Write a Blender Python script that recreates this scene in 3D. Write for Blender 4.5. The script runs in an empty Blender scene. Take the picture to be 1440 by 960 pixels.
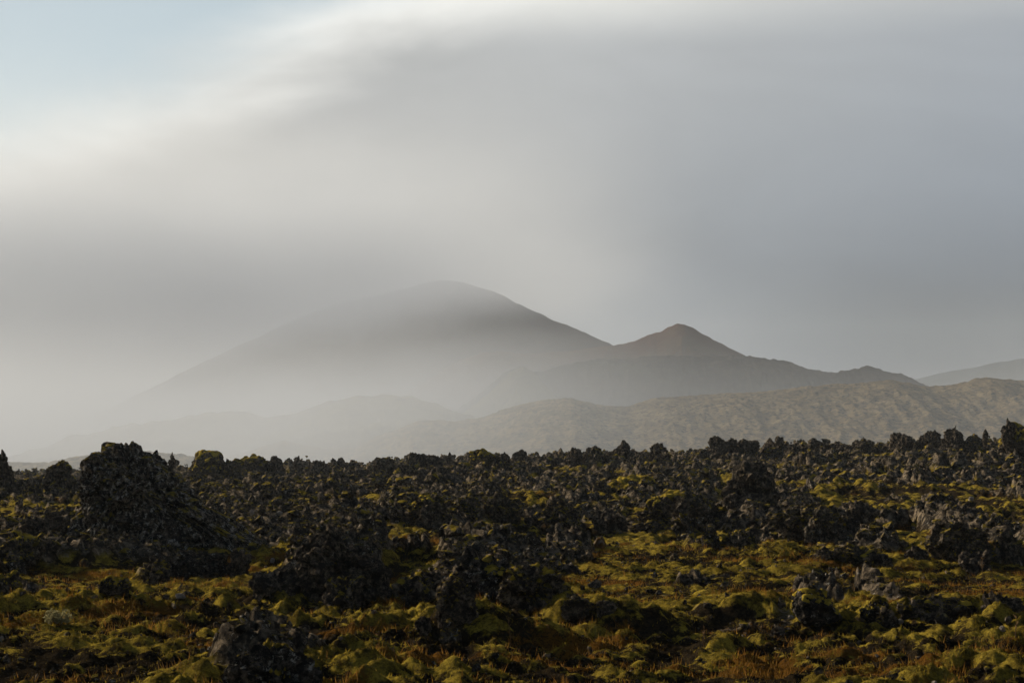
import bpy, bmesh, math, random
import numpy as np
from mathutils import Vector

# ------------------------------------------------------------------ camera, light, sky, exposure
S = bpy.context.scene
COL = S.collection
EYE = 4.0                                   # eye height above the lava plain, metres
cam = bpy.data.cameras.new('camera'); camo = bpy.data.objects.new('camera', cam); COL.objects.link(camo)
cam.sensor_width = 36.0; cam.lens = 60.0
cam.clip_start = 0.5; cam.clip_end = 40000
PITCH = math.atan(135 / 2400)
camo.location = (0, 0, EYE); camo.rotation_euler = (math.pi / 2 + PITCH, 0, 0)
S.camera = camo
S.render.engine = 'CYCLES'
S.cycles.volume_bounces = 3
S.cycles.max_bounces = 8
S.cycles.use_denoising = True; S.cycles.denoising_prefilter = 'ACCURATE'
S.view_settings.view_transform = 'Standard'; S.view_settings.look = 'None'
S.view_settings.gamma = 1; S.view_settings.exposure = 0.5

SUN_AZ = math.radians(-50)                  # measured from the view direction, left is negative
SUN_EL = math.radians(19.5)
sd = Vector((math.sin(SUN_AZ) * math.cos(SUN_EL), math.cos(SUN_AZ) * math.cos(SUN_EL), math.sin(SUN_EL)))
sun = bpy.data.lights.new('sun', 'SUN'); sun.energy = 5.0; sun.angle = math.radians(0.5); sun.color = (1.0, 0.89, 0.70)
suno = bpy.data.objects.new('sun', sun); COL.objects.link(suno)
suno.rotation_euler = sd.to_track_quat('Z', 'Y').to_euler()


class NT:
    """small helper to write node trees"""
    def __init__(self, tree):
        self.t = tree; self.n = tree.nodes; self.l = tree.links
    def new(self, typ, **kw):
        nd = self.n.new(typ)
        for k, v in kw.items(): setattr(nd, k, v)
        return nd
    def put(self, sock, v):
        if hasattr(v, 'is_linked') or isinstance(v, bpy.types.NodeSocket): self.l.new(v, sock)
        elif isinstance(v, (tuple, list)) and len(v) == 3 and sock.type == 'RGBA': sock.default_value = (*v, 1)
        else: sock.default_value = v
    def math(self, op, a, b=0.0, c=0.0, clamp=False):
        nd = self.new('ShaderNodeMath', operation=op, use_clamp=clamp)
        self.put(nd.inputs[0], a); self.put(nd.inputs[1], b); self.put(nd.inputs[2], c)
        return nd.outputs[0]
    def smooth(self, v, a, b, lo=0.0, hi=1.0, kind='SMOOTHSTEP'):
        nd = self.new('ShaderNodeMapRange', interpolation_type=kind); nd.clamp = True
        self.put(nd.inputs[0], v); self.put(nd.inputs[1], a); self.put(nd.inputs[2], b)
        self.put(nd.inputs[3], lo); self.put(nd.inputs[4], hi)
        return nd.outputs[0]
    def mix(self, f, a, b):
        nd = self.new('ShaderNodeMix', data_type='RGBA')
        self.put(nd.inputs[0], f); self.put(nd.inputs[6], a); self.put(nd.inputs[7], b)
        return nd.outputs[2]
    def noise(self, vec, scale, detail=4, rough=0.55, dist=0.0):
        nd = self.new('ShaderNodeTexNoise')
        self.put(nd.inputs['Vector'], vec); nd.inputs['Scale'].default_value = scale
        nd.inputs['Detail'].default_value = detail; nd.inputs['Roughness'].default_value = rough
        nd.inputs['Distortion'].default_value = dist
        return nd.outputs[0]
    def voro(self, vec, scale, feature='F1', out=0):
        nd = self.new('ShaderNodeTexVoronoi', feature=feature)
        self.put(nd.inputs['Vector'], vec); nd.inputs['Scale'].default_value = scale
        return nd.outputs[out]
    def vmul(self, vec, k):
        nd = self.new('ShaderNodeVectorMath', operation='MULTIPLY'); self.put(nd.inputs[0], vec); nd.inputs[1].default_value = k
        return nd.outputs[0]
    def attr(self, name):
        return self.new('ShaderNodeAttribute', attribute_name=name).outputs['Fac']


world = bpy.data.worlds.new('World'); S.world = world; world.use_nodes = True
w = NT(world.node_tree); w.n.clear()
sky = w.new('ShaderNodeTexSky', sky_type='NISHITA', sun_disc=False)
sky.sun_elevation = SUN_EL; sky.sun_rotation = SUN_AZ; sky.air_density = 1.0; sky.dust_density = 0.8
bg_sky = w.new('ShaderNodeBackground'); w.l.new(sky.outputs[0], bg_sky.inputs[0]); bg_sky.inputs[1].default_value = 0.05
dirv = w.new('ShaderNodeTexCoord').outputs['Generated']
sep = w.new('ShaderNodeSeparateXYZ'); w.l.new(dirv, sep.inputs[0]); DX, DY, DZ = sep.outputs
dt = w.new('ShaderNodeVectorMath', operation='DOT_PRODUCT'); w.l.new(dirv, dt.inputs[0]); dt.inputs[1].default_value = (.36, .266, -.894)
wisp = w.noise(w.vmul(dirv, (1.0, 1.0, 2.6)), 7.0, 6, 0.55, 0.4)
edge = w.math('ADD', dt.outputs[1], w.math('MULTIPLY', w.math('SUBTRACT', wisp, 0.5), 0.055))
cover = w.smooth(edge, -0.022, 0.03); veil = w.smooth(edge, -0.30, -0.02, 0.0, 0.50)                       # the cloud bank ahead, clear sky above and behind
soft = w.noise(w.vmul(dirv, (1.0, 1.0, 2.4)), 4.6, 6, 0.58, 0.5)
body = w.mix(w.smooth(DX, -0.24, 0.34, kind='LINEAR'), (.255, .253, .247), (.178, .212, .262))
low = w.math('MULTIPLY', w.smooth(DZ, 0.15, 0.055), w.smooth(DX, 0.04, 0.26))
body = w.mix(w.math('MULTIPLY', low, 0.92), body, (.042, .055, .078))
body = w.mix(w.math('MULTIPLY', w.smooth(DZ, 0.09, 0.25), w.smooth(DX, -0.05, 0.30, 0.60, 0.34)), body, (.47, .48, .48))
body = w.mix(w.math('MULTIPLY', w.smooth(DZ, 0.222, 0.262), w.smooth(DX, 0.20, 0.02, 0.35, 0.85)), body, (.72, .72, .68))
rim = w.math('MULTIPLY', w.smooth(edge, 0.055, 0.012), w.smooth(soft, 0.35, 0.60, 0.65, 1.0))
body = w.mix(rim, body, (.74, .74, .71))
bg_cl = w.new('ShaderNodeBackground'); w.l.new(body, bg_cl.inputs[0])
w.put(bg_cl.inputs[1], w.smooth(soft, 0.28, 0.72, 0.79, 0.96, 'LINEAR'))
bg_v = w.new('ShaderNodeBackground'); bg_v.inputs[0].default_value = (.52, .60, .62, 1)
mv = w.new('ShaderNodeMixShader'); w.l.new(veil, mv.inputs[0]); w.l.new(bg_sky.outputs[0], mv.inputs[1]); w.l.new(bg_v.outputs[0], mv.inputs[2])
mx = w.new('ShaderNodeMixShader'); w.l.new(cover, mx.inputs[0]); w.l.new(mv.outputs[0], mx.inputs[1]); w.l.new(bg_cl.outputs[0], mx.inputs[2])
wo = w.new('ShaderNodeOutputWorld'); w.l.new(mx.outputs[0], wo.inputs[0])


def tag(o, label=None, cat=None, group=None, kind=None):
    if label: o['label'] = label
    if cat: o['category'] = cat
    if group: o['group'] = group
    if kind: o['kind'] = kind
    return o


# ------------------------------------------------------------------ numpy noise
def _hash(ix, iy, iz, seed):
    h = (ix.astype(np.int64) * 374761393 + iy.astype(np.int64) * 668265263 + iz.astype(np.int64) * 2147483647 + seed * 974634777) & 0xFFFFFFFF
    h = ((h ^ (h >> 13)) * 1274126177) & 0xFFFFFFFF
    h = ((h ^ (h >> 16)) * 2246822519) & 0xFFFFFFFF
    return (h ^ (h >> 15)) & 0xFFFFFFFF


def sst(a, b, v):
    t = np.clip((v - a) / (b - a), 0, 1); return t * t * (3 - 2 * t)


def perlin2(x, y, seed=0):
    x = np.asarray(x, float); y = np.asarray(y, float)
    x, y = np.broadcast_arrays(x, y)
    xi = np.floor(x).astype(np.int64); yi = np.floor(y).astype(np.int64); xf = x - xi; yf = y - yi
    u = xf ** 3 * (xf * (xf * 6 - 15) + 10); v = yf ** 3 * (yf * (yf * 6 - 15) + 10)
    z = np.zeros_like(xi)
    def g(dx, dy):
        a = _hash(xi + dx, yi + dy, z, seed) * (2 * math.pi / 4294967296.0)
        return np.cos(a) * (xf - dx) + np.sin(a) * (yf - dy)
    a = g(0, 0); b = g(1, 0); c = g(0, 1); d = g(1, 1)
    return 1.5 * ((a + u * (b - a)) * (1 - v) + (c + u * (d - c)) * v)


def perlin3(p, seed=0):
    pi = np.floor(p).astype(np.int64); pf = p - pi; f = pf ** 3 * (pf * (pf * 6 - 15) + 10)
    out = 0
    for dx in (0, 1):
        for dy in (0, 1):
            for dz in (0, 1):
                h = _hash(pi[:, 0] + dx, pi[:, 1] + dy, pi[:, 2] + dz, seed)
                gx = (h & 1023) / 511.5 - 1; gy = ((h >> 10) & 1023) / 511.5 - 1; gz = ((h >> 20) & 1023) / 511.5 - 1
                wgt = (f[:, 0] if dx else 1 - f[:, 0]) * (f[:, 1] if dy else 1 - f[:, 1]) * (f[:, 2] if dz else 1 - f[:, 2])
                out = out + wgt * (gx * (pf[:, 0] - dx) + gy * (pf[:, 1] - dy) + gz * (pf[:, 2] - dz))
    return 1.3 * out


def worley2(x, y, seed=0):
    xi = np.floor(x).astype(np.int64); yi = np.floor(y).astype(np.int64); z = np.zeros_like(xi)
    f1 = np.full(x.shape, 9.0); f2 = np.full(x.shape, 9.0); cid = np.zeros(x.shape)
    for dx in (-1, 0, 1):
        for dy in (-1, 0, 1):
            h = _hash(xi + dx, yi + dy, z, seed)
            d = np.hypot(xi + dx + (h & 0xFFFF) / 65535.0 - x, yi + dy + ((h >> 16) & 0xFFFF) / 65535.0 - y)
            near = d < f1
            f2 = np.where(near, f1, np.minimum(f2, d)); cid = np.where(near, (h >> 8 & 0xFFFF) / 65535.0, cid); f1 = np.where(near, d, f1)
    return f1, f2, cid


def worley3(p, seed=0):
    pi = np.floor(p).astype(np.int64); n = len(p)
    f1 = np.full(n, 9.0); f2 = np.full(n, 9.0); cid = np.zeros(n)
    for dx in (-1, 0, 1):
        for dy in (-1, 0, 1):
            for dz in (-1, 0, 1):
                c = pi + (dx, dy, dz); h = _hash(c[:, 0], c[:, 1], c[:, 2], seed)
                q = np.stack([(h & 1023) / 1023., ((h >> 10) & 1023) / 1023., ((h >> 20) & 1023) / 1023.], 1) + c
                d = np.sqrt(((q - p) ** 2).sum(1)); near = d < f1
                f2 = np.where(near, f1, np.minimum(f2, d)); cid = np.where(near, (h >> 5 & 0xFFFF) / 65535.0, cid); f1 = np.where(near, d, f1)
    return f1, f2, cid


def mesh_from(name, v, f, mat, smooth=True, attrs=None):
    me = bpy.data.meshes.new(name)
    v = np.asarray(v, np.float32); f = np.asarray(f, np.int32); k = f.shape[1]
    me.vertices.add(len(v)); me.vertices.foreach_set('co', v.ravel())
    me.loops.add(f.size); me.loops.foreach_set('vertex_index', f.ravel())
    me.polygons.add(len(f)); me.polygons.foreach_set('loop_start', np.arange(0, f.size, k, dtype=np.int32))
    me.polygons.foreach_set('use_smooth', np.full(len(f), smooth, dtype=bool))
    for an, av in (attrs or {}).items():
        a = me.attributes.new(an, 'FLOAT', 'POINT'); a.data.foreach_set('value', np.asarray(av, np.float32))
    me.update(calc_edges=True)
    if mat: me.materials.append(mat)
    return me


def link(name, me, parent=None):
    o = bpy.data.objects.new(name, me); COL.objects.link(o)
    if parent: o.parent = parent
    return o


# ------------------------------------------------------------------ materials
def pbr(name):
    m = bpy.data.materials.new(name); m.use_nodes = True
    t = NT(m.node_tree); b = t.n['Principled BSDF']; b.inputs['Roughness'].default_value = 0.92
    b.inputs['Specular IOR Level'].default_value = 0.0
    return m, t, b


MOSS_LO, MOSS_HI = (.064, .047, .012), (.40, .285, .040)


def rock_material(name, dark, grey, lichen_amount, moss_amount):
    m, t, b = pbr(name)
    geo = t.new('ShaderNodeNewGeometry'); pos = geo.outputs['Position']
    sz = t.new('ShaderNodeSeparateXYZ'); t.l.new(geo.outputs['Normal'], sz.inputs[0]); up = sz.outputs[2]
    n1 = t.noise(pos, 1.1, 6, 0.65); n2 = t.noise(pos, 5.0, 8, 0.8); n3 = t.noise(pos, 2.3, 5, 0.6, 0.5)
    c = t.mix(t.smooth(n2, 0.45, 0.70), dark, grey)
    c = t.mix(t.math('MULTIPLY', t.smooth(n1, 0.5, 0.7), 0.35), c, (.060, .042, .030))
    lich = t.smooth(t.noise(pos, 7.0, 6, 0.75), 0.72 - lichen_amount, 0.78 - lichen_amount)
    c = t.mix(t.math('MULTIPLY', lich, 0.85), c, (.46, .42, .36))
    ms = t.smooth(t.math('ADD', up, t.math('MULTIPLY', t.math('SUBTRACT', n3, 0.5), 2.4)), 1.08 - moss_amount, 1.38 - moss_amount)
    c = t.mix(ms, c, t.mix(t.smooth(n2, 0.35, 0.65), MOSS_LO, MOSS_HI))
    t.put(b.inputs['Base Color'], c)
    bh = t.math('ADD', t.noise(pos, 9, 7, 0.75), t.math('MULTIPLY', t.voro(pos, 7.0), 0.6))
    bp = t.new('ShaderNodeBump'); bp.inputs['Strength'].default_value = 1.0; bp.inputs['Distance'].default_value = 0.20
    t.l.new(bh, bp.inputs['Height']); t.l.new(bp.outputs[0], b.inputs['Normal'])
    return m


M_ROCK = rock_material('lava_rock', (.036, .031, .026), (.37, .285, .20), 0.09, 0.0)
M_MOSSROCK = rock_material('mossy_lava_rock', (.036, .031, .026), (.37, .285, .20), 0.08, 0.42)
M_LICHEN = rock_material('lichen_covered_rock', (.020, .019, .018), (.24, .195, .15), 0.15, 0.05)
M_RUBBLE = rock_material('lava_clinker', (.036, .032, .027), (.36, .275, .19), 0.14, 0.46)
M_CRAG = rock_material('crag_lava', (.020, .019, .018), (.36, .285, .21), 0.18, 0.30)
M_PALE = rock_material('pale_stone', (.30, .25, .20), (.58, .50, .41), 0.0, -0.6)


def moss_material():
    m, t, b = pbr('moss')
    pos = t.new('ShaderNodeNewGeometry').outputs['Position']
    n1 = t.noise(pos, 1.6, 6, 0.65); n2 = t.noise(pos, 9, 6, 0.75)
    c = t.mix(t.smooth(n1, 0.35, 0.65), MOSS_LO, MOSS_HI)
    c = t.mix(t.smooth(n2, 0.5, 0.75), c, (.06, .045, .012))
    t.put(b.inputs['Base Color'], c)
    bp = t.new('ShaderNodeBump'); bp.inputs['Strength'].default_value = 1.0; bp.inputs['Distance'].default_value = 0.06
    t.l.new(t.noise(pos, 14, 8, 0.8), bp.inputs['Height']); t.l.new(bp.outputs[0], b.inputs['Normal'])
    return m
M_MOSS = moss_material()


def ground_material():
    m, t, b = pbr('lava_field_ground')
    geo = t.new('ShaderNodeNewGeometry'); pos = geo.outputs['Position']
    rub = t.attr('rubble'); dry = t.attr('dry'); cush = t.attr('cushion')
    n1 = t.noise(pos, 0.55, 6, 0.6, 0.4); n2 = t.noise(pos, 3.4, 6, 0.7, 0.3); n3 = t.noise(pos, 13, 6, 0.8)
    moss = t.mix(t.smooth(n2, 0.35, 0.66), MOSS_LO, MOSS_HI)
    moss = t.mix(t.math('MULTIPLY', t.smooth(n1, 0.5, 0.68), 0.6), moss, (.070, .046, .010))
    moss = t.mix(t.math('MULTIPLY', t.smooth(t.noise(pos, 21, 5, 0.7), 0.55, 0.40), 0.5), moss, (.035, .026, .009))
    soil_shade = t.mix(t.smooth(n3, 0.35, 0.7), (.009, .008, .007), (.050, .034, .016))  # soil between cushions, darkened to carry painted shade in the hollows
    grass = t.mix(t.smooth(n3, 0.3, 0.65), (.050, .026, .007), (.15, .068, .012))
    ks = t.smooth(t.math('ADD', cush, t.math('MULTIPLY', t.math('SUBTRACT', n2, 0.5), 1.5)), 0.46, 0.66)  # moss on crests, soil in creases; also paints light tops and shaded hollows
    c = t.mix(ks, soil_shade, moss)
    kd = t.smooth(t.math('ADD', dry, t.math('MULTIPLY', t.math('SUBTRACT', n3, 0.5), 0.9)), 0.62, 0.82)
    c = t.mix(kd, c, grass)
    rock = t.mix(t.smooth(n2, 0.42, 0.70), (.032, .027, .022), (.28, .215, .145))
    lich = t.smooth(t.noise(pos, 7.0, 6, 0.75), 0.60, 0.65)
    rock = t.mix(t.math('MULTIPLY', lich, 0.8), rock, (.42, .385, .33))
    kr = t.smooth(t.math('ADD', rub, t.math('MULTIPLY', t.math('SUBTRACT', n2, 0.5), 0.7)), 0.40, 0.58)
    c = t.mix(kr, c, rock)
    t.put(b.inputs['Base Color'], c)
    bp = t.new('ShaderNodeBump'); bp.inputs['Strength'].default_value = 1.0; bp.inputs['Distance'].default_value = 0.11
    t.l.new(t.math('ADD', t.noise(pos, 11, 8, 0.78), t.math('MULTIPLY', t.noise(pos, 45, 4, 0.7), 0.4)), bp.inputs['Height'])
    t.l.new(bp.outputs[0], b.inputs['Normal'])
    return m
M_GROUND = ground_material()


def hill_material(name, a, bcol, dark, scale, dk=0.55, bump=1.5):
    m, t, b = pbr(name)
    geo = t.new('ShaderNodeNewGeometry'); pos = geo.outputs['Position']
    n1 = t.noise(pos, scale, 7, 0.65, 0.3); n2 = t.noise(pos, scale * 5, 6, 0.75)
    c = t.mix(t.smooth(n1, 0.42, 0.58), a, bcol)
    c = t.mix(t.smooth(n2, dk, dk + 0.09), c, dark)
    t.put(b.inputs['Base Color'], c)
    bp = t.new('ShaderNodeBump'); bp.inputs['Strength'].default_value = 1.0; bp.inputs['Distance'].default_value = bump
    t.l.new(t.noise(pos, scale * 8, 8, 0.75), bp.inputs['Height']); t.l.new(bp.outputs[0], b.inputs['Normal'])
    return m


# ------------------------------------------------------------------ the lava plain
def macro(x, y):
    t = sst(40, 170, y)
    z = (0.9 + 0.034 * x) * t
    z = z + 0.55 * perlin2(x / 21, y / 17, 5) * sst(25, 60, y) + 0.28 * perlin2(x / 8, y / 8, 6)
    edge = 190 + 16 * perlin2(x / 33, 0.37 + 0 * x, 7)
    z = z - 15 * sst(0, 120, y - edge)
    return z


def at(px, py):
    """the point of the plain that photograph pixel (px, py) shows"""
    k = (615 - py) / 2400.0; a = (px - 720) / 2400.0
    ds = np.linspace(20, 260, 2400)
    hit = EYE + k * ds <= macro(a * ds, ds)
    d = ds[np.argmax(hit)] if hit.any() else 190.0
    return a * d, d


# heaps of bare clinker: pixel centre and half-sizes, turned into places on the plain
RUB = []
def heap(px, py, rx, ry, hgt=0.0, k=1.0):
    x, d = at(px, py); RUB.append((x, d, rx * d / 2400, max(1.0, ry * d * d / (2400 * 3.2)), hgt, k))
heap(255, 735, 180, 45, 0.3); heap(430, 745, 150, 22, 0.3); heap(490, 800, 75, 34, 0.5); heap(690, 800, 95, 40, 0.4)
heap(620, 735, 130, 22, 0.2); heap(800, 790, 40, 14, 0.1); heap(960, 720, 90, 24, 0.3); heap(1130, 735, 80, 18, 0.2)
heap(1345, 755, 60, 24, 0.4); heap(1200, 780, 70, 12, 0.2); heap(1050, 760, 60, 12, 0.2); heap(380, 940, 80, 26, 0.15)
heap(150, 795, 120, 14, 0.1); heap(30, 790, 60, 20, 0.2); heap(1150, 852, 40, 12, 0.1); heap(1230, 855, 25, 12, 0.1)
heap(840, 745, 60, 10, 0.1); heap(20, 860, 30, 16, 0.1); heap(420, 770, 100, 12, .1)
# moss covered places inside the clinker
GREEN = []
def green(px, py, rx, ry):
    x, d = at(px, py); GREEN.append((x, d, rx * d / 2400, max(1.5, ry * d * d / (2400 * 3.0))))
green(1280, 705, 150, 14); green(900, 690, 60, 10); green(1080, 690, 60, 8); green(740, 700, 60, 8); green(480, 720, 60, 7)
green(800, 752, 90, 10); green(1040, 725, 70, 8); green(930, 748, 70, 8); green(60, 720, 60, 12); green(1180, 720, 60, 8)
# long moss swells near the camera: crest pixel, half width, height
SWELL = [(at(px, py), rx, h) for px, py, rx, h in ((690, 915, 95, .62), (860, 905, 120, .65), (1030, 890, 75, .45), (1250, 905, 130, .30),
          (1010, 935, 60, .35), (150, 870, 80, .25), (230, 850, 60, .22), (1250, 800, 90, .15), (1330, 785, 70, .12), (1400, 920, 70, .4))]


def fields(x, y):
    """height and cover of the plain at world points"""
    r = np.hypot(x, y); near = sst(7, 18, r)
    z = macro(x, y)
    wx = x + 0.6 * perlin2(x / 2.1, y / 2.1, 21); wy = y + 0.6 * perlin2(x / 2.1, y / 2.1, 22)
    big = perlin2(x / 11, y / 13, 11); patch = perlin2(wx / 6.0, wy / 6.5, 12) + 0.6 * perlin2(wx / 2.6, wy / 2.6, 13)
    rub = sst(50, 108, y) * 0.53 + 0.34 * patch + 0.12 * big - 0.12
    rub = rub + 0.65 * sst(0.26, 0.62, perlin2(wx / 1.9, wy / 2.3, 14)) * sst(27, 44, y)
    heapz = np.zeros_like(x)
    mix = 0.30 * perlin2(wx / 1.3, wy / 1.5, 15) + 0.22 * perlin2(x / 0.6, y / 0.7, 16)
    for cx, cy, rx, ry, hg, k in RUB:
        q = np.sqrt(((x - cx) / rx) ** 2 + ((y - cy) / ry) ** 2) + 0.22 * patch
        e = 1 - sst(0.55, 1.15, q); rub = np.maximum(rub, e * k * (0.85 + 0.25 * patch)); heapz = np.maximum(heapz, hg * (1 - sst(0, 1.25, q)))
    for cx, cy, rx, ry in GREEN:
        q = np.sqrt(((x - cx) / rx) ** 2 + ((y - cy) / ry) ** 2) + 0.35 * patch
        rub = rub - 0.55 * (1 - sst(0.4, 1.2, q))
    rub = np.clip(rub + mix * sst(24, 36, y), 0, 1) * (1 - sst(230, 330, y) * 0.3)
    swell = np.zeros_like(x)
    for (cx, cy), rx, hg in SWELL:
        rx = rx * cy / 2400
        q = np.sqrt(((wx - cx) / rx) ** 2 + ((wy - cy - 0.25 * np.sin(x * 1.7)) / 1.1) ** 2)
        e = 1 - sst(0, 1.3, q); z = z + hg * e; swell = np.maximum(swell, e)
    z = z + heapz
    # moss cushions: rounded tops, sharp creases
    amp = 0.50 + 0.48 * sst(-0.35, 0.45, big)
    b1 = np.abs(perlin2(wx / 3.1, wy / 2.6, 31)); b2 = np.abs(perlin2(wx / 1.35, wy / 1.15, 32)); b3 = np.abs(perlin2(x / 0.62, y / 0.42, 33)); b4 = np.abs(perlin2(x / 0.19, y / 0.2, 34))
    f1, f2, _ = worley2(wx / 1.05, wy / 0.95, 35)
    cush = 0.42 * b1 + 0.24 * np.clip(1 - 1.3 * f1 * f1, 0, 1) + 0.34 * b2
    moss = 1 - sst(0.3, 0.65, rub)
    z = z + near * moss * amp * (0.92 * cush + 0.36 * b3 + 0.09 * b4)
    # bare clinker: broken blocks
    g1, g2, i1 = worley2(wx / 1.5, wy / 1.5, 41); h1, h2, i2 = worley2(wx / 0.62, wy / 0.62, 42); k1, k2, i3 = worley2(x / 0.27, y / 0.27, 43)
    far = 0.75 + 0.2 * sst(60, 130, y)
    rough = 0.40 * i1 * sst(0.0, 0.25, g2 - g1) + 0.32 * i2 * sst(0, 0.25, h2 - h1) + 0.20 * i3 + 0.9 * np.abs(perlin2(x / 3.6, y / 4.4, 44)) + 0.9 * np.clip(perlin2(x / 7.5, y / 9, 45), 0, 1)
    z = z + near * sst(0.3, 0.7, rub) * rough * far * (1 - sst(250, 330, y))
    dry = 0.5 + 0.75 * perlin2(wx / 3.4, wy / 2.0, 51) + 0.35 * perlin2(x / 1.1, y / 0.7, 52) - 0.5 * np.clip(cush - 0.25, 0, 1) - 0.25 * sst(45, 80, y) - 0.5 * swell
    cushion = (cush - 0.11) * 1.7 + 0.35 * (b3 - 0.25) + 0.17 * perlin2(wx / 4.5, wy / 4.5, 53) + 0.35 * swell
    return z, rub, dry, cushion


def seen(px, py):
    """like at(), but on the finished relief"""
    k = (615 - py) / 2400.0; a = (px - 720) / 2400.0
    ds = np.concatenate([np.linspace(20, 80, 900), np.linspace(80.2, 230, 500)])
    hit = EYE + k * ds <= fields(a * ds, ds)[0]
    d = ds[np.argmax(hit)] if hit.any() else 190.0
    return a * d, d


def H(x, y):
    return fields(np.atleast_1d(np.asarray(x, float)), np.atleast_1d(np.asarray(y, float)))[0]


def build_ground():
    dense = np.linspace(-0.37, 0.37, 800)
    out = np.linspace(0.37, math.pi, 34)[1:]
    th = np.concatenate([-out[::-1], dense, out[:-1]])
    rr = np.concatenate([np.linspace(0.6, 16, 14), np.exp(np.arange(math.log(17), math.log(215), 0.0046)), np.geomspace(217, 5000, 64)])
    T, R = np.meshgrid(th, rr); x = (R * np.sin(T)).ravel(); y = (R * np.cos(T)).ravel()
    z, rub, dry, cushion = fields(x, y)
    n = len(th); m = len(rr); i = np.arange(m - 1)[:, None] * n; j = np.arange(n)[None, :]; j2 = (j + 1) % n
    f = np.stack([i + j, i + n + j, i + n + j2, i + j2], -1).reshape(-1, 4)[:, ::-1]
    v = np.stack([x, y, z], 1)
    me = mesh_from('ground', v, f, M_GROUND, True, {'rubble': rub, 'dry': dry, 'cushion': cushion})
    tag(link('ground', me), 'mossy lava field with yellow green cushions and bare dark clinker', kind='structure')
build_ground()


# ------------------------------------------------------------------ hills
def hill(name, label, dist, pts, base, depth, mat, nx=260, nv=46, rough=1.0, lump=20.0, seed=1, gully=0.0, power=1.0):
    pts = np.array(pts, float); ax = (pts[:, 0] - 720) / 2400; zz = EYE + (615 - pts[:, 1]) / 2400 * dist
    u = np.linspace(ax[0], ax[-1], nx); prof = np.interp(u, ax, zz)
    kk = np.ones(5) / 5; pp = np.pad(prof, 2, 'edge'); prof = np.convolve(pp, kk, 'valid')
    v = np.concatenate([np.linspace(-1, 0, nv), np.linspace(0, 1, 12)[1:]])
    V, U = np.meshgrid(v, u, indexing='ij'); P = np.broadcast_to(prof, V.shape)
    hgt = np.maximum(P - base, 0.5)
    y = dist + V * depth * (0.55 + 0.45 * hgt / hgt.max()); x = U * dist
    cs = (1 - np.abs(V)) ** power
    cs = np.where(np.abs(V) < 0.12, cs - (0.12 - np.abs(V)) ** 2 / 0.24 * 0.6, cs)
    no = rough * (perlin2(x / lump, y / lump, seed) + 0.5 * perlin2(x / lump * 2.1, y / lump * 2.1, seed + 1) + 0.3 * perlin2(x / lump * 4.3, y / lump * 4.3, seed + 2) + 0.2 * perlin2(x / lump * 9, y / lump * 9, seed + 3))
    if gully: no = no - gully * np.abs(perlin2(x / (lump * 0.5) + 0.4 * perlin2(x / lump, y / lump, 9), y / (lump * 4), seed + 5)) * sst(0, 0.35, np.abs(V))
    no = no + rough * (0.35 * perlin2(x / lump * 11, y / lump * 9, seed + 8) + 0.5 * perlin2(x / lump * 6, y / lump * 3, seed + 9))
    z = base + hgt * cs / 0.964 + no * (0.65 + 0.35 * sst(0, 0.25, np.abs(V)))
    z = np.where(np.abs(V) > 0.97, base - 6, z)
    n = len(u); m = len(v); i = np.arange(m - 1)[:, None] * n; j = np.arange(n - 1)[None, :]
    f = np.stack([i + j, i + j + 1, i + n + j + 1, i + n + j], -1).reshape(-1, 4)
    me = mesh_from(name, np.stack([x.ravel(), y.ravel(), z.ravel()], 1), f, mat)
    return tag(link(name, me), label, kind='structure')


BASE = -14.0
HM_A = hill_material('volcanic_slope', (.050, .034, .034), (.070, .048, .046), (.035, .028, .03), 0.012, 0.62, 3)
HM_B = hill_material('cinder_slope', (.115, .062, .045), (.13, .085, .058), (.05, .04, .035), 0.015, 0.60, 2)
HM_C = hill_material('tuff_ridge', (.024, .021, .021), (.060, .050, .036), (.022, .02, .02), 0.018, 0.54, 3)
HM_D = hill_material('old_lava_ridge', (.25, .185, .10), (.15, .115, .065), (.05, .045, .04), 0.11, 0.50, 0.8)
HM_E = hill_material('moss_hill', (.20, .17, .085), (.13, .11, .065), (.06, .05, .045), 0.02, 0.56, 2)
HM_F = hill_material('haze_tinted_slope', (.040, .050, .065), (.05, .062, .08), (.035, .042, .055), 0.004, 0.6, 5)  # blue of distant haze painted into the slope colour
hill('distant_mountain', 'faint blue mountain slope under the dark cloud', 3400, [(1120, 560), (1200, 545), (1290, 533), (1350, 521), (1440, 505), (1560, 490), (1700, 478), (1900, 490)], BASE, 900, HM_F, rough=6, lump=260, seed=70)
hill('mountain', 'broad volcanic mountain with its summit in cloud', 1700,
     [(60, 612), (150, 575), (230, 538), (300, 503), (360, 474), (420, 447), (480, 427), (560, 406), (620, 391), (655, 397), (690, 409), (720, 423), (780, 450), (830, 469), (870, 487), (930, 515), (1000, 550), (1100, 600)],
     BASE, 420, HM_A, rough=2.2, lump=70, seed=60, gully=7.0, power=1.15)
hill('cinder_cone', 'small reddish cinder cone with a pointed top', 1330,
     [(520, 590), (570, 553), (605, 530), (640, 509), (675, 496), (700, 493), (740, 497), (790, 495), (840, 490), (880, 482), (905, 474), (930, 465), (942, 459), (952, 455), (962, 455), (972, 460), (1000, 475), (1040, 496), (1080, 520), (1130, 550), (1180, 590)],
     BASE, 230, HM_B, nx=400, rough=1.6, lump=40, seed=50, gully=2.4, power=1.1)
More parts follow.
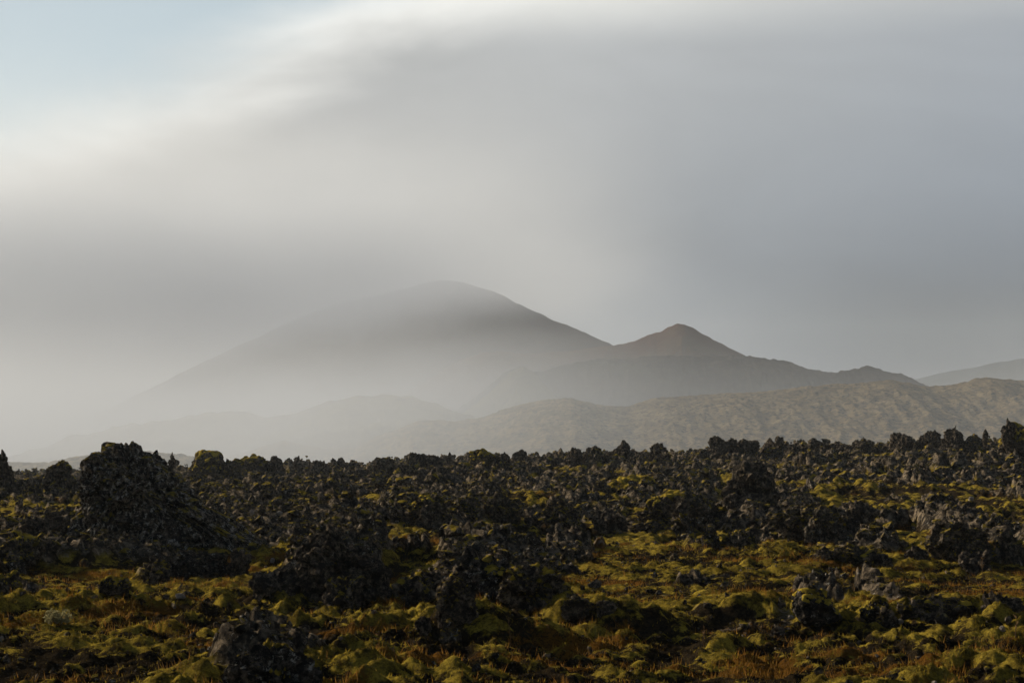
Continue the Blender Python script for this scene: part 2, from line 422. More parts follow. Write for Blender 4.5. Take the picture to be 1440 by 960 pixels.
hill('ridge', 'dark flat topped ridge in front of the cone', 1060,
     [(560, 625), (620, 592), (660, 562), (690, 540), (715, 520), (732, 514), (750, 522), (770, 519), (820, 509), (870, 503), (930, 500), (1000, 499), (1060, 500), (1100, 508), (1130, 515), (1160, 522), (1190, 523), (1205, 519), (1220, 516), (1240, 522), (1258, 524), (1272, 527), (1300, 541), (1360, 565), (1440, 590)],
     BASE, 190, HM_C, nx=500, rough=2.2, lump=26, seed=40, gully=3.2, power=0.95)
hill('knoll', 'sunlit tan mossy knoll at the left end of the dark ridge', 990, [(590, 625), (640, 592), (675, 562), (700, 540), (720, 520), (736, 515), (752, 524), (775, 548), (800, 575), (840, 600), (900, 625)], BASE, 150, HM_E, nx=200, rough=1.8, lump=24, seed=33, gully=2.0)
hill('moss_hill', 'pale mossy hill fading into the fog on the left', 800,
     [(-60, 650), (30, 642), (80, 625), (130, 608), (200, 596), (260, 585), (310, 579), (350, 579), (380, 590), (420, 582), (460, 566), (510, 558), (560, 560), (620, 570), (700, 600), (760, 630)],
     BASE, 220, HM_E, nx=400, rough=2.6, lump=35, seed=30)
hill('lava_ridge', 'rubbly old lava ridge behind the lava field', 640,
     [(120, 660), (200, 655), (300, 646), (350, 636), (380, 624), (400, 618), (425, 626), (460, 630), (500, 628), (525, 615), (560, 604), (590, 590), (640, 592), (680, 587), (720, 573), (760, 562), (800, 559), (840, 568), (880, 573), (920, 561), (960, 557), (1000, 555), (1060, 551), (1120, 545), (1200, 540), (1250, 534), (1300, 543), (1340, 540), (1380, 531), (1440, 537), (1560, 530), (1700, 560)],
     BASE, 170, HM_D, nx=1000, nv=110, rough=0.8, lump=15, seed=20, gully=0.9)
hill('near_ridge', 'low hazy lava ridge behind the left rocks', 430, [(-120, 655), (0, 648), (60, 650), (130, 638), (200, 634), (260, 640), (330, 652), (400, 668)], BASE, 90, HM_D, nx=260, rough=0.8, lump=9, seed=25)


# ------------------------------------------------------------------ rocks
_ico = {}
def ico(sub):
    if sub not in _ico:
        bm = bmesh.new(); bmesh.ops.create_icosphere(bm, subdivisions=sub, radius=1)
        v = np.array([q.co[:] for q in bm.verts]); f = np.array([[a.index for a in p.verts] for p in bm.faces]); bm.free()
        v /= np.linalg.norm(v, axis=1)[:, None]; _ico[sub] = (v, f)
    return _ico[sub]


def crag_offsets(p, seed, size, fine=1.0):
    """broken lava surface: displacement vectors for points p on a body about `size` metres across"""
    s = size
    wv = np.stack([perlin3(p / (0.5 * s) + 7, seed + k) for k in range(3)], 1)
    q = p + 0.16 * s * wv
    a1, a2, c1 = worley3(q / (0.36 * s), seed + 11); b1, b2, c2 = worley3(q / (0.16 * s), seed + 12); d1, d2, c3 = worley3(p / (0.07 * s), seed + 13)
    r = (c1 - 0.5) * 0.26 - 0.12 * (1 - sst(0, 0.22, a2 - a1))
    r = r + (c2 - 0.5) * 0.20 - 0.08 * (1 - sst(0, 0.25, b2 - b1)) + fine * (c3 - 0.5) * 0.12
    r = r + 0.08 * perlin3(p / (0.09 * s), seed + 14) * fine
    if len(p) > 30000:
        e1, e2, c4 = worley3(p / (0.034 * s), seed + 15); r = r + (c4 - 0.5) * 0.07 + 0.05 * perlin3(p / (0.03 * s), seed + 16)
    return r * s * 0.5, wv * 0.10 * s


def rock_mesh(name, seed, sub, mat, dims=(1, 1, 1), poly=None, crag=1.0, flat=True, cut=True, centre=None):
    """dims: width, depth, height in metres, base at z = 0 (the foot goes below); poly: outline in x and z"""
    rng = np.random.default_rng(seed); d, f = ico(sub)
    if poly is not None:
        pl = np.array(poly, float); c = np.array([(pl[:, 0].min() + pl[:, 0].max()) / 2, pl[:, 1].max() * 0.36])
        if centre is not None: c = np.array(centre)
        q = pl - c
        nxt = np.roll(q, -1, 0); tt = np.linspace(0, 1, 24, endpoint=False)[None, :, None]
        qq = (q[:, None] * (1 - tt) + nxt[:, None] * tt).reshape(-1, 2)
        ang = np.arctan2(qq[:, 1], qq[:, 0]); rad = np.hypot(*qq.T); o = np.argsort(ang)
        phi = np.arctan2(d[:, 2], d[:, 0]); gg = np.linspace(-math.pi, math.pi, 721)[:-1]; rr = np.interp(gg, ang[o], rad[o], period=2 * math.pi)
        rr = np.convolve(np.concatenate([rr[-6:], rr, rr[:6]]), np.ones(13) / 13, 'valid'); R = np.interp(phi, gg, rr, period=2 * math.pi)
        s = np.sqrt(np.clip(1 - d[:, 1] ** 2, 0, 1)) ** 0.75
        v = np.stack([c[0] + R * np.cos(phi) * s, np.sign(d[:, 1]) * np.abs(d[:, 1]) ** 0.8 * dims[1] / 2, c[1] + R * np.sin(phi) * s], 1)
        size = min(dims[0], dims[2]); nrm = d * (1, 1, 1)
    else:
        r = 1 + 0.22 * perlin3(d * 1.2 + seed, seed)
        if cut:
            for k in range(9):
                nn = rng.normal(size=3); nn /= np.linalg.norm(nn); dot = d @ nn
                r = np.where(dot > 0.2, np.minimum(r, rng.uniform(0.66, 0.92) / np.maximum(dot, 0.2)), r)
        v = d * r[:, None] * np.array([dims[0] / 2, dims[1] / 2, dims[2] * 0.62]); v[:, 2] += dims[2] * 0.38
        size = (dims[0] * dims[1] * dims[2]) ** (1 / 3); nrm = d
    off, wv = crag_offsets(v + seed * 3.1, seed, size)
    v = v + crag * (nrm * off[:, None] + wv)
    v[:, 2] += dims[2] - v[:, 2].max() if poly is None else 0
    v[:, 2] = np.maximum(v[:, 2], -0.35 * dims[2])
    me = mesh_from(name, v, f, mat, not flat)
    return me, v, f


def moss_cap(parent, v, f, seed, thick=0.05, amount=0.0, only_above=0.3):
    """a moss cushion lying on the upper faces of a rock"""
    n = np.cross(v[f[:, 1]] - v[f[:, 0]], v[f[:, 2]] - v[f[:, 0]]); n /= np.linalg.norm(n, axis=1)[:, None] + 1e-9
    c = v[f].mean(1); size = np.ptp(v[:, 0])
    k = n[:, 2] + 0.9 * perlin3(c / (0.22 * size) + seed, seed + 3) + amount
    zt = v[:, 2].max() * only_above
    use = (k > 0.62) & (c[:, 2] > zt)
    if use.sum() < 8: return
    lab = np.arange(len(v)); fu = f[use]                     # connected pieces
    while True:
        lo = lab[fu].min(1); new = lab.copy()
        for a in range(3): np.minimum.at(new, fu[:, a], lo)
        if (new == lab).all(): break
        lab = new
    fl = lab[fu[:, 0]]; ids_, cnt_ = np.unique(fl, return_counts=True)
    for i_ in ids_[np.argsort(-cnt_)][:6]:
        if (fl == i_).sum() >= max(25, len(f) * 0.004): moss_piece(parent, v, fu[fl == i_], n[use][fl == i_], seed, thick, size)


def moss_piece(parent, v, ff, nu, seed, thick, size):
    ids, inv = np.unique(ff, return_inverse=True); ff = inv.reshape(-1, 3)
    vn = np.zeros((len(ids), 3))
    for a in range(3): np.add.at(vn, ff[:, a], nu)
    vn += (0, 0, 1.5); vn /= np.linalg.norm(vn, axis=1)[:, None]
    edges = np.sort(np.concatenate([ff[:, [0, 1]], ff[:, [1, 2]], ff[:, [2, 0]]]), 1)
    e, cnt = np.unique(edges, axis=0, return_counts=True)
    bd = np.zeros(len(ids), bool); bd[e[cnt == 1].ravel()] = True
    p = v[ids]; t = thick * (0.6 + 0.8 * np.abs(perlin3(p / (0.08 * size) + 5, seed + 9)))
    t = np.where(bd, -0.015, t)
    for _ in range(2):
        acc = np.zeros_like(p); num = np.zeros(len(p))
        for a, b_ in ((e[:, 0], e[:, 1]), (e[:, 1], e[:, 0])): np.add.at(acc, a, p[b_]); np.add.at(num, a, 1)
        p = np.where(bd[:, None], p, 0.5 * p + 0.5 * acc / np.maximum(num, 1)[:, None])
    link('moss_cap', mesh_from('moss_cap', p + vn * t[:, None], ff, M_MOSS, True), parent)


RNG = random.Random(4)
GROUPS = {'sky': 'lava crags along the skyline', 'mid': 'lava outcrops in the middle of the field', 'fore': 'rocks lying in the moss in front', 'pale': 'pale stones lying in the moss'}
HEROES = []
def rock(label, px, top, wpx, d=None, base=None, cat='rock', name='lava_rock', mat=None, moss=None, poly=None, group='sky', sub=5, depth=1.0, seed=None, short=None, crag=1.0, centre=None, sat=''):
    seed = seed if seed is not None else int(px * 7 + top)
    if group == 'sky': top -= 5
    on = d is None
    if on: x, d = seen(px, base)
    else: x = (px - 720) / 2400 * d
    y = d
    W = wpx * d / 2400; ztop = EYE + (615 - top) / 2400 * d
    gz = float(min(H([x - W * .3, x, x + W * .3], [y, y - W * .2, y])))
    if on: gz = EYE + (615 - base) / 2400 * d - 0.04 * W
    elif base is not None and group != 'sky': gz = min(gz, EYE + (615 - base) / 2400 * d)
    hh = max(ztop - gz, 0.35 * W)
    if hh > 2.2 * W: gz = ztop - 2.2 * W; hh = 2.2 * W
    pl = None
    if poly is not None:
        pl = [((a - px) * d / 2400, (EYE + (615 - b) / 2400 * d) - gz) for a, b in poly]
    if centre: centre = ((centre[0] - px) * d / 2400, (EYE + (615 - centre[1]) / 2400 * d) - gz)
    me, v, f = rock_mesh(name, seed, sub, mat or (M_MOSSROCK if group == 'mid' else M_ROCK), (W, W * depth, hh), pl, crag, centre=centre)
    o = link(name, me); o.location = (x, y, gz)
    tag(o, label, cat, GROUPS[group])
    if moss is not None: moss_cap(o, v, f, seed, 0.03 + 0.03 * W, moss)
    HEROES.append(dict(x=x, y=y, W=W, short=short, sat=sat, px=px, group=group, h=hh))
    return o


# the great crag on the left
rock('tall black double-peaked lava crag, steep at left and sloping down to the right', 245, 617, 290, d=56, base=795, cat='crag', name='lava_crag', group='mid', mat=M_CRAG, sub=6, depth=0.62, crag=0.75, seed=9, centre=(198, 702),
     poly=[(106, 800), (103, 765), (112, 735), (124, 700), (121, 665), (121, 640), (123, 645), (127, 633), (137, 627), (147, 628), (155, 635), (163, 628), (175, 627), (186, 633), (200, 640), (210, 638), (222, 652), (242, 668), (262, 686), (285, 705), (310, 724), (345, 750), (380, 770), (392, 785), (390, 820), (300, 850), (200, 850), (120, 840)], short='the tall double-peaked crag', sat='L')
# skyline, left to right
rock('rounded dark lava rock cut by the left edge of the picture', 4, 636, 36, d=105, short='the rock at the left edge', sat='FR', moss=-0.3)
rock('craggy lava block with a mossy top between the left edge rock and the tall crag', 86, 650, 42, d=100, mat=M_ROCK, moss=0.15, short='the moss-topped block left of the tall crag', sat='LRF')
rock('small lone lava knob just right of the tall crag', 243, 640, 11, d=118, sub=4)
rock('wide rounded lava mound with moss over its top right of the tall crag', 290, 637, 62, d=135, moss=0.35, short='the round mossy mound', sat='FR', crag=.7)
rock('broad low lava hump with moss behind the tall crag\'s long slope', 352, 643, 56, d=142, moss=0.25, short='the broad low mossy hump', sat='R', crag=.8)
rock('small upright lava knob left of the ragged crest', 420, 645, 14, d=150, sub=4)
rock('ragged lava crest next to the small upright knob', 446, 651, 40, d=146, short='the ragged crest', sat='LFR')
rock('narrow lava spire standing alone on the skyline', 480, 637, 24, d=150, short='the narrow spire', sat='FR', crag=.8,
     poly=[(467, 672), (469, 655), (475, 650), (476, 643), (482, 641), (486, 650), (491, 658), (493, 672), (490, 690), (468, 690)], depth=0.9)
rock('square dark lava block with a flat top', 541, 643, 32, d=130, short='the square flat-topped block', sat='LFR', crag=.55, moss=-.2,
     poly=[(526, 672), (525, 652), (528, 645), (540, 643), (553, 645), (556, 655), (561, 668), (558, 690), (526, 690)], depth=1.0)
rock('pointed lava block right of the square flat-topped one', 586, 640, 28, d=140, short='the pointed block', sat='FR')
rock('thin lava tooth between the pointed block and the moss-capped block', 632, 640, 10, d=145, sub=4, crag=.6)
rock('dark overhanging lava block capped with bright green moss', 676, 630, 42, d=132, moss=0.55, short='the overhanging moss-capped block', sat='LFR', crag=.8,
     poly=[(660, 668), (656, 650), (658, 640), (668, 632), (680, 631), (694, 638), (696, 645), (688, 655), (684, 672), (682, 690), (662, 690)])
rock('jagged lava hump on the skyline between the moss-capped block and the craggy brown hump', 770, 644, 44, d=150, short='the jagged hump', sat='LR')
rock('craggy brown lava hump left of the knob-topped pile', 834, 633, 32, d=148, short='the craggy brown hump', sat='LF')
rock('lava pile carrying a dark knob on its top', 880, 634, 62, d=148, short='the knob-topped pile', sat='F', crag=.9)
rock('dark round knob perched on top of the lava pile', 878, 623, 23, d=147, sub=4)
rock('dark blocky crag with a split top right of the knob-topped pile', 926, 627, 36, d=142, short='the split-topped crag', sat='FR', moss=-.05)
rock('leftmost of the three lava teeth standing close together', 1009, 617, 26, d=155, short='the three close teeth', sat='LF')
rock('middle one of the three lava teeth standing close together', 1028, 620, 20, d=156, sub=4)
rock('rightmost of the three lava teeth standing close together', 1046, 621, 22, d=154)
rock('lava pyramid on the skyline right of the three close teeth', 1083, 617, 34, d=156, short='the lava pyramid', sat='FL',
     poly=[(1062, 650), (1068, 632), (1076, 623), (1082, 616), (1088, 621), (1097, 628), (1104, 650), (1100, 670), (1066, 670)], crag=.8)
rock('ragged slanting lava block right of the lava pyramid', 1116, 626, 28, d=150, short='the slanting block', sat='F')
rock('wide humped lava outcrop in the middle of the right skyline', 1174, 625, 48, d=150, short='the wide humped outcrop', sat='FRL')
rock('small dark knob right of the wide humped outcrop', 1205, 622, 17, d=152, sub=4)
rock('lava shoulder rising left of the rounded bushy crag', 1264, 612, 38, d=152, short='the lava shoulder', sat='LF')
rock('dark ragged crag leaning against the rounded bushy crag', 1308, 609, 40, d=150, short='the leaning ragged crag', sat='')
rock('big rounded bushy-looking lava crag on the right skyline', 1337, 603, 36, d=145, short='the rounded bushy crag', sat='RF')
rock('thin upright lava pillar left of the mossy hump at the right edge', 1385, 608, 9, d=140, sub=4, crag=.5)
rock('big mossy lava hump cut by the right edge of the picture', 1436, 598, 64, d=128, moss=0.4, short='the mossy hump at the right edge', sat='', crag=.8)
rock('dark knob standing on the mossy hump at the right edge', 1417, 592, 20, d=127, sub=4, moss=-.1)
# middle of the field
rock('dark rubbly outcrop left of centre sloping down to the right', 492, 742, 140, base=832, group='mid', short='the rubbly outcrop left of centre', sat='FLR', depth=.7, mat=M_ROCK, crag=1.1,
     poly=[(415, 815), (418, 775), (432, 750), (458, 740), (478, 752), (500, 768), (525, 782), (548, 805), (555, 830), (530, 850), (430, 850)])
rock('standing black block at the left front of the central outcrop', 642, 806, 64, base=864, group='mid', short='the standing black block', sat='LF', moss=-.3, depth=.8,
     poly=[(612, 862), (614, 835), (624, 815), (640, 806), (655, 814), (668, 838), (672, 862), (660, 885), (616, 885)], crag=.7)
rock('high rear part of the central outcrop with lichen on its crest', 680, 764, 120, base=836, group='mid', short='the central outcrop', sat='L', mat=M_LICHEN, depth=.5, moss=.1)
rock('dark hollow-fronted outcrop right of the standing black block', 752, 790, 110, base=850, group='mid', short='the hollow-fronted outcrop', sat='', moss=.12, depth=.6)
rock('small dark angular boulder alone right of the central outcrop', 812, 832, 50, base=862, group='mid', short='the small angular boulder', sat='R', depth=.8, crag=.8)
rock('long black outcrop under a sloping strip of moss right of centre', 955, 690, 150, base=738, group='mid', moss=.2, short='the long black outcrop', sat='LFR', depth=.5)
rock('mossy hump of lava above the left end of the long black outcrop', 886, 668, 64, d=92, group='mid', moss=.5, short='the mossy hump above the long outcrop', sat='L', crag=.6)
rock('low black mass of lava right of the long black outcrop', 1135, 706, 100, base=752, group='mid', short='the low black mass', sat='RF', depth=.5)
rock('dark lava outcrop in the moss near the right edge', 1345, 728, 96, base=782, group='mid', short='the dark outcrop near the right edge', sat='LRF', depth=.6)
rock('low clinker mound between the long black outcrop and the dark outcrop near the right edge', 1195, 762, 62, base=792, group='mid', moss=-.1, short='the low clinker mound', sat='LR')
rock('lava boulder half buried in moss below the long black outcrop', 1040, 740, 60, base=768, group='mid', moss=.05, short='the half buried boulder', sat='LF')
rock('dark lava boulder on the rubble slope above the central outcrop', 705, 690, 62, base=730, group='mid', short='the boulder above the central outcrop', sat='LR')
rock('mossy lava boulder on the rubble left of the darker boulder above the central outcrop', 600, 694, 56, base=724, group='mid', moss=.2, short='the mossy rubble boulder', sat='LF')
rock('black boulder beside a moss patch above the small angular boulder', 792, 700, 54, base=738, group='mid', short='the black boulder by the moss patch', sat='')
rock('low rubble heap at the foot of the tall double-peaked crag', 262, 772, 120, base=808, group='mid', short='the heap at the foot of the tall crag', sat='FR', depth=.5, mat=M_LICHEN)
rock('dark boulder in the shade at the left end of the tall crag\'s foot', 38, 745, 62, base=790, group='mid', moss=.1, short='the boulder left of the tall crag', sat='F')
# front
rock('rounded lichen-spotted boulder rimmed with moss at lower right', 1143, 826, 72, base=870, group='fore', mat=M_LICHEN, moss=.15, short='the rounded lichen boulder', sat='L', crag=.55)
rock('dark rock with a white lichen face right of the rounded lichen boulder', 1228, 836, 52, base=870, group='fore', mat=M_LICHEN, moss=.25, short='the white-faced rock', sat='F', crag=.7)
rock('wide moss-draped rock at lower right', 1312, 830, 116, base=872, group='fore', moss=0.0, mat=M_MOSSROCK, depth=.6, crag=.6, short='the moss-draped rock', sat='R')
rock('broad dark lava rock at the bottom edge left of centre', 385, 898, 160, d=24.5, base=985, group='fore', sub=6, moss=-.28, mat=M_LICHEN, short='the broad rock at the bottom edge', sat='', depth=.6, crag=.8, seed=33)
rock('flat dark rock in the moss at the far left front', 14, 800, 50, base=828, group='fore', moss=.1, short='the flat rock at far left', sat='F')
rock('small mossy rock between the tall crag\'s foot and the pinkish stone', 165, 808, 44, base=830, group='fore', moss=.3)
for lab, px, top, wpx, base in (('pinkish white stone lying alone in the moss below the tall crag', 256, 828, 24, 838), ('white stone on the clinker right of the tall crag\'s slope', 394, 714, 16, 722),
                                ('pale pink stone on the lower right slope of the tall crag', 356, 711, 12, 722), ('small cream stone in the moss left of the rubbly outcrop', 385, 778, 10, 790),
                                ('cream stone at the foot of the rounded lichen boulder', 1110, 858, 16, 868), ('pale round stone at the bottom edge right of centre', 1308, 948, 16, 960), ('tiny white stone on the far clinker of the right side', 1363, 694, 12, 703), ('pale stone among dark ones above the standing black block', 692, 756, 18, 764), ('small pale stone at far left below the flat rock', 8, 886, 10, 898),
                                ('grey white stone left of the wide moss-draped rock', 1262, 862, 16, 874), ('small white stone near the right edge above the orange grass', 1404, 872, 14, 884)):
    rock(lab, px, base - (base - top) * .62, wpx * .72, base=base, depth=.8, name='pale_stone', cat='stone', mat=M_PALE, group='pale', sub=3, crag=.6)

# a companion or two of each landmark, told by the side of it that they lie on
VARI = []
for k in range(14):
    me, v, f = rock_mesh('lava_boulder', 900 + k, 4, (M_ROCK, M_MOSSROCK, M_ROCK, M_RUBBLE)[k % 4], (1, RNG.uniform(.8, 1.2), RNG.uniform(.7, 1.25)), None, 1.15)
    VARI.append(me)
SIDE = {'F': 'in front of', 'L': 'just left of', 'R': 'just right of'}
def companion(h, side, k):
    s = h['W'] * RNG.uniform(.34, .55); s = min(max(s, 0.012 * h['y']), 0.03 * h['y'])
    dx = {'F': RNG.uniform(-.2, .2), 'L': -.5, 'R': .5}[side] * h['W'] + {'F': 0, 'L': -.4, 'R': .4}[side] * s
    dy = {'F': -h['W'] * .45 - s * .5, 'L': -s * .4, 'R': -s * .3}[side]
    x, y = h['x'] + dx, h['y'] + dy
    o = link('lava_boulder', VARI[k % len(VARI)]); o.location = (x, y, float(H(x, y)[0]) - 0.12 * s)
    o.rotation_euler = (RNG.uniform(-.2, .2), RNG.uniform(-.2, .2), RNG.uniform(0, 6.28)); o.scale = (s, s, s)
    tag(o, 'smaller boulder ' + SIDE[side] + ' ' + h['short'], 'boulder', 'smaller boulders beside the crags')
k = 0
for h in list(HEROES):
    for side in h['sat']:
        companion(h, side, k); k += 1


# ------------------------------------------------------------------ loose clinker
def clinker():
    rng = np.random.default_rng(8)
    pts = []
    def scatter(n, y0, y1, smin, smax, spread=0.36):
        yy = np.sqrt(rng.uniform(y0 ** 2, y1 ** 2, n)); xx = rng.uniform(-spread, spread, n) * yy
        z, rub, _, _ = fields(xx, yy); keep = rub + rng.uniform(-.25, .25, n) > 0.55
        s = smin * (smax / smin) ** (rng.uniform(0, 1, n) ** 2.2)
        pts.append(np.stack([xx, yy, z, s], 1)[keep])
    scatter(42000, 90, 205, 0.25, 1.0); scatter(30000, 42, 92, 0.12, 0.6); scatter(16000, 22, 48, 0.06, 0.35)
    yy = np.sqrt(rng.uniform(22 ** 2, 75 ** 2, 3200)); xx = rng.uniform(-.36, .36, 3200) * yy; z = fields(xx, yy)[0]
    pts.append(np.stack([xx, yy, z, .07 * 4.0 ** (rng.uniform(0, 1, 3200) ** 2)], 1))
    P = np.concatenate(pts); n = len(P)
    hulls = []
    for i in range(40):
        bm = bmesh.new(); r = np.random.default_rng(i)
        for _ in range(12):
            q = r.normal(size=3); q /= np.linalg.norm(q); q *= r.uniform(.75, 1.1); bm.verts.new(q * np.array([1, r.uniform(.7, 1), r.uniform(.6, .95)]))
        bmesh.ops.convex_hull(bm, input=bm.verts[:]); bm.verts.index_update()
        bmesh.ops.triangulate(bm, faces=bm.faces[:])
        loose = [q for q in bm.verts if not q.link_faces]
        bmesh.ops.delete(bm, geom=loose, context='VERTS'); bm.verts.index_update()
        hulls.append((np.array([q.co[:] for q in bm.verts]), np.array([[a.index for a in p.verts] for p in bm.faces]))); bm.free()
    vs, fs, base = [], [], 0
    which = rng.integers(0, 40, n)
    for i in range(40):
        sel = P[which == i]; hv, hf = hulls[i]; m = len(sel)
        a = rng.uniform(0, 6.28, m); t = rng.uniform(-.6, .6, m); ca, sa, ct, st = np.cos(a), np.sin(a), np.cos(t), np.sin(t)
        q = np.broadcast_to(hv, (m, *hv.shape)) * (rng.uniform(.7, 1.2, (m, 1, 3)))
        x = q[..., 0] * ca[:, None] - q[..., 1] * sa[:, None]; y = q[..., 0] * sa[:, None] + q[..., 1] * ca[:, None]; z = q[..., 2]
        y, z = y * ct[:, None] - z * st[:, None], y * st[:, None] + z * ct[:, None]
        s = sel[:, 3, None] * .55
        vv = np.stack([x * s + sel[:, 0, None], y * s + sel[:, 1, None], z * s + sel[:, 2, None] + s * .25], -1).reshape(-1, 3)
        ff = (hf[None] + (np.arange(m) * len(hv))[:, None, None]).reshape(-1, 3) + base
        vs.append(vv); fs.append(ff); base += len(vv)
    v = np.concatenate(vs); f = np.concatenate(fs)
    print('clinker stones', n, 'triangles', len(f))
    tag(link('lava_clinker', mesh_from('lava_clinker', v, f, M_RUBBLE, False)), 'loose dark lava clinker strewn over the field', 'clinker', kind='stuff')
clinker()


# ------------------------------------------------------------------ dry grass and stalks
def grass_material(name, a, b_):
    m, t, b = pbr(name)
    pos = t.new('ShaderNodeNewGeometry').outputs['Position']
    c = t.mix(t.smooth(t.noise(pos, 1.7, 4, .6), .35, .65), a, b_)
    t.put(b.inputs['Base Color'], c); tr = t.new('ShaderNodeBsdfTranslucent'); t.l.new(c, tr.inputs[0])   # thin leaves let light through
    mx = t.new('ShaderNodeMixShader'); mx.inputs[0].default_value = 0.45; t.l.new(b.outputs[0], mx.inputs[1]); t.l.new(tr.outputs[0], mx.inputs[2])
    t.l.new(mx.outputs[0], t.n['Material Output'].inputs['Surface'])
    return m

M_GRASS = grass_material('dry_grass', (.16, .085, .02), (.26, .12, .02))
M_STALK = grass_material('dry_stalk', (.10, .06, .03), (.16, .10, .05))
M_SHRUB = grass_material('pale_leaves', (.17, .15, .07), (.25, .22, .11))


def blades(xx, yy, zz, hmin, hmax, wid, rng, lean=0.5):
    n = len(xx); a = rng.uniform(0, 6.28, n); h = rng.uniform(hmin, hmax, n); la = rng.uniform(0, 6.28, n); ln = rng.uniform(0.1, lean, n) * h
    b0 = np.stack([xx - np.cos(a) * wid, yy - np.sin(a) * wid, zz - 0.03], 1); b1 = np.stack([xx + np.cos(a) * wid, yy + np.sin(a) * wid, zz - 0.03], 1)
    t = np.stack([xx + np.cos(la) * ln, yy + np.sin(la) * ln, zz + h], 1)
    v = np.stack([b0, b1, t], 1).reshape(-1, 3); f = np.arange(3 * n).reshape(-1, 3)
    return v, f


def dry_grass():
    rng = np.random.default_rng(3); n = 9000
    yy = np.sqrt(rng.uniform(21 ** 2, 62 ** 2, n)); xx = rng.uniform(-.36, .36, n) * yy
    z, rub, dry, cu = fields(xx, yy); keep = (rub < .4) & (dry + rng.uniform(-.2, .2, n) > .62); xx, yy = xx[keep], yy[keep]
    k = 14; X = np.repeat(xx, k) + rng.normal(0, .11, len(xx) * k); Y = np.repeat(yy, k) + rng.normal(0, .11, len(xx) * k)
    v, f = blades(X, Y, H(X, Y), .05, .17, .007, rng, 1.0)
    print('grass blades', len(f))
    tag(link('dry_grass', mesh_from('dry_grass', v, f, M_GRASS, False)), 'low rust coloured dry grass between the moss cushions', 'grass', kind='stuff')
dry_grass()


def moss_fronds():
    rng = np.random.default_rng(13); n = 120000
    yy = np.sqrt(rng.uniform(21 ** 2, 58 ** 2, n)); xx = rng.uniform(-.36, .36, n) * yy
    z, rub, dry, cu = fields(xx, yy); keep = (rub < .42) & (cu + rng.uniform(-.25, .25, n) > .42)
    v, f = blades(xx[keep], yy[keep], z[keep], .02, .06, .012, rng, 1.3)
    print('moss fronds', len(f))
    tag(link('moss_fronds', mesh_from('moss_fronds', v, f, grass_material('moss_frond', (.08, .058, .010), (.24, .165, .018)), False)), 'short shaggy yellow green moss fronds', 'moss', kind='stuff')
moss_fronds()


def stalk(label, px, base, hpx, seed):
    x, d = seen(px, base); rng = np.random.default_rng(seed); z = float(H(x, d)[0]); h = hpx * d / 2400
    bm = bmesh.new(); prev = None; ring = 5
    for i in range(6):
        t = i / 5; c = (0.05 * h * math.sin(3 * t + seed), 0.04 * h * t, h * t - 0.05); r = 0.012 * (1 - .7 * t)
        cur = [bm.verts.new((c[0] + r * math.cos(6.283 * j / ring), c[1] + r * math.sin(6.283 * j / ring), c[2])) for j in range(ring)]
        if prev:
            for j in range(ring): bm.faces.new((prev[j], prev[(j + 1) % ring], cur[(j + 1) % ring], cur[j]))
        prev = cur
    for b in range(7):
        zz = h * rng.uniform(.4, 1.0); a = rng.uniform(0, 6.28); l = h * rng.uniform(.08, .2)
        q = [bm.verts.new(p) for p in ((0, 0, zz - .02), (0.006, 0.006, zz + 0.012), (l * math.cos(a), l * math.sin(a), zz + l * .9))]; bm.faces.new(q)
    me = bpy.data.meshes.new('dry_stalk'); bm.to_mesh(me); bm.free(); me.materials.append(M_STALK)
    o = link('dry_stalk', me); o.location = (x, d, z)
    tag(o, label, 'plant', 'thin dry stalks rising from the moss')
stalk('thin dry stalk in the dark grass below the small angular boulder', 716, 905, 34, 1)
stalk('tall thin dry stalk right of the wide moss-draped rock', 1378, 815, 36, 2)
stalk('short dry stalk left of the bright moss swell at lower right', 988, 905, 26, 3)
stalk('thin stalk on the moss slope below the dark outcrop near the right edge', 1424, 895, 30, 4)


def shrub():
    x, d = seen(85, 872); rng = np.random.default_rng(6); n = 900; z = float(H(x, d)[0])
    th = rng.uniform(0, 6.28, n); el = np.arccos(rng.uniform(0.0, 1, n)); r = .25 * rng.uniform(.4, 1, n) ** .5 * (0.75 + 0.35 * np.sin(3 * th) * np.sin(2 * el))
    c = np.stack([1.3 * r * np.sin(el) * np.cos(th), r * np.sin(el) * np.sin(th), r * np.cos(el) * 1.1], 1)
    a = rng.normal(size=(n, 3)); a /= np.linalg.norm(a, axis=1)[:, None]; b = np.cross(a, rng.normal(size=(n, 3))); b /= np.linalg.norm(b, axis=1)[:, None]
    L = rng.uniform(.02, .045, (n, 1)); v = np.stack([c - a * L, c + b * L * .4, c + a * L, c - b * L * .4], 1).reshape(-1, 3)
    root = bpy.data.objects.new('pale_shrub', None); COL.objects.link(root); root.location = (x, d, z)
    tag(root, 'small pale leafy shrub alone in the moss at lower left', 'shrub')
    link('foliage', mesh_from('foliage', v, np.arange(4 * n).reshape(-1, 4), M_SHRUB, False), root)
    vv, ff = [], []
    for i in range(9):
        t = rng.normal(0, .12, 2); k = len(vv) * 0; p0 = np.array([0, 0, -.05]); p1 = np.array([t[0], t[1], .2])
        base = len(vv)
        for p, w_ in ((p0, .006), (p1, .003)):
            for j in range(3): vv.append(p + (w_ * math.cos(j * 2.09), w_ * math.sin(j * 2.09), 0))
        for j in range(3): ff.append((base + j, base + (j + 1) % 3, base + 3 + (j + 1) % 3, base + 3 + j))
    link('stem', mesh_from('stem', np.array(vv), np.array(ff), M_STALK, False), root)
shrub()


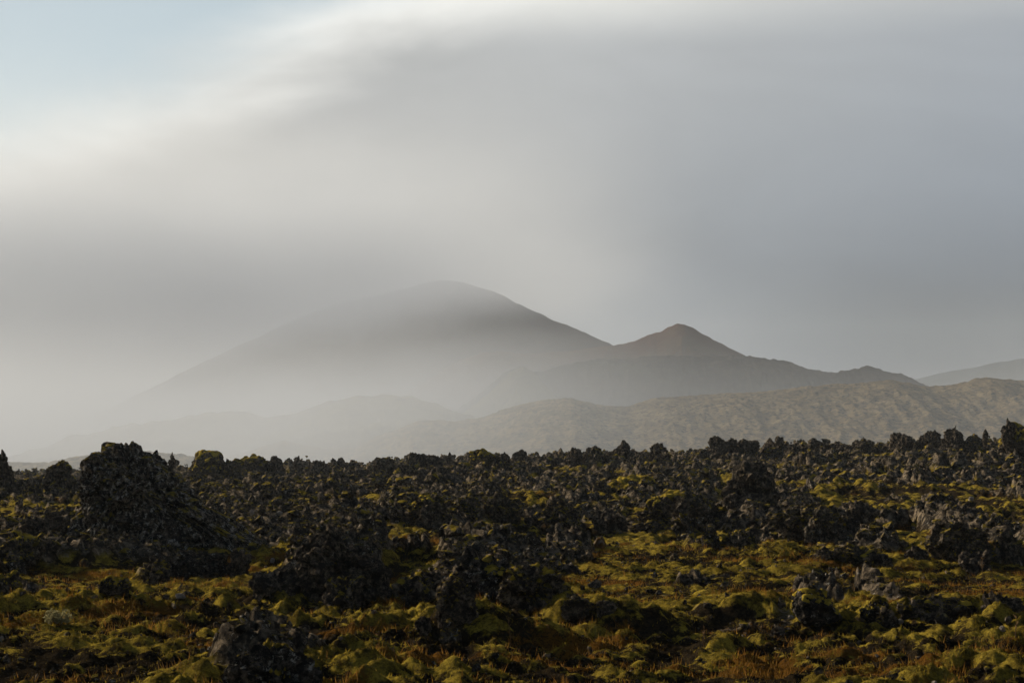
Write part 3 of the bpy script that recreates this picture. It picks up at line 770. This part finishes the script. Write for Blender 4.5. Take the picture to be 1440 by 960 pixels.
# ------------------------------------------------------------------ air
def box(name, lo, hi):
    bm = bmesh.new(); bmesh.ops.create_cube(bm, size=1)
    for q in bm.verts: q.co = [(lo[i] + hi[i]) / 2 + q.co[i] * (hi[i] - lo[i]) for i in range(3)]
    me = bpy.data.meshes.new(name); bm.to_mesh(me); bm.free()
    return link(name, me)


def volume_material(name, color, aniso):
    m = bpy.data.materials.new(name); m.use_nodes = True; t = NT(m.node_tree); t.n.clear()
    pv = t.new('ShaderNodeVolumePrincipled'); pv.inputs['Color'].default_value = (*color, 1); pv.inputs['Anisotropy'].default_value = aniso
    out = t.new('ShaderNodeOutputMaterial'); t.l.new(pv.outputs[0], out.inputs['Volume'])
    return m, t, pv


hz = box('haze', (-5200, -5200, -18), (5200, 5200, 345)); tag(hz, 'thin pale haze filling the air', kind='stuff')
m, t, pv = volume_material('haze_air', (.80, .86, .92), 0.15); pv.inputs['Density'].default_value = 0.00008
hz.data.materials.append(m)

fog = box('fog_bank', (-680, 115, -17), (900, 1950, 340)); tag(fog, 'bank of drifting fog and low cloud in front of the mountain', 'fog', kind='stuff')
m, t, pv = volume_material('fog', (.83, .865, .93), 0.16)
sp = t.new('ShaderNodeSeparateXYZ'); pos = t.new('ShaderNodeNewGeometry').outputs['Position']; t.l.new(pos, sp.inputs[0]); X, Y, Z = sp.outputs
ang = t.math('DIVIDE', X, Y)
n = t.noise(t.vmul(pos, (1, .5, 2.2)), 0.0065, 3, 0.55)
zz = t.math('ADD', Z, t.math('MULTIPLY', t.math('SUBTRACT', n, 0.5), 62))
valley = t.math('MULTIPLY', t.math('MULTIPLY', t.smooth(zz, 62, -15), t.smooth(ang, 0.15, -0.17, 0.24, 1.0)), t.smooth(Y, 115, 600, 0.04, 1))
capbase = t.math('MULTIPLY_ADD', X, 0.15, 122.0)
cap = t.math('MULTIPLY', t.math('MULTIPLY', t.smooth(t.math('SUBTRACT', zz, capbase), -28, 60), t.smooth(zz, 205, 105)), t.math('MULTIPLY', t.smooth(ang, 0.13, -0.11), t.smooth(Y, 650, 1150)))
thin = t.math('MULTIPLY', t.math('MULTIPLY', t.smooth(zz, 200, 50), 0.00055), t.math('MULTIPLY', t.smooth(ang, 0.07, -0.06), t.smooth(Y, 900, 1350)))
dens = t.math('ADD', t.math('MULTIPLY', valley, 0.0050), t.math('MULTIPLY_ADD', cap, 0.0132, thin))
dens = t.math('MULTIPLY', dens, t.smooth(X, -675, -500))
t.l.new(dens, pv.inputs['Density'])
fog.data.materials.append(m)
m.cycles.volume_step_rate = 1.0
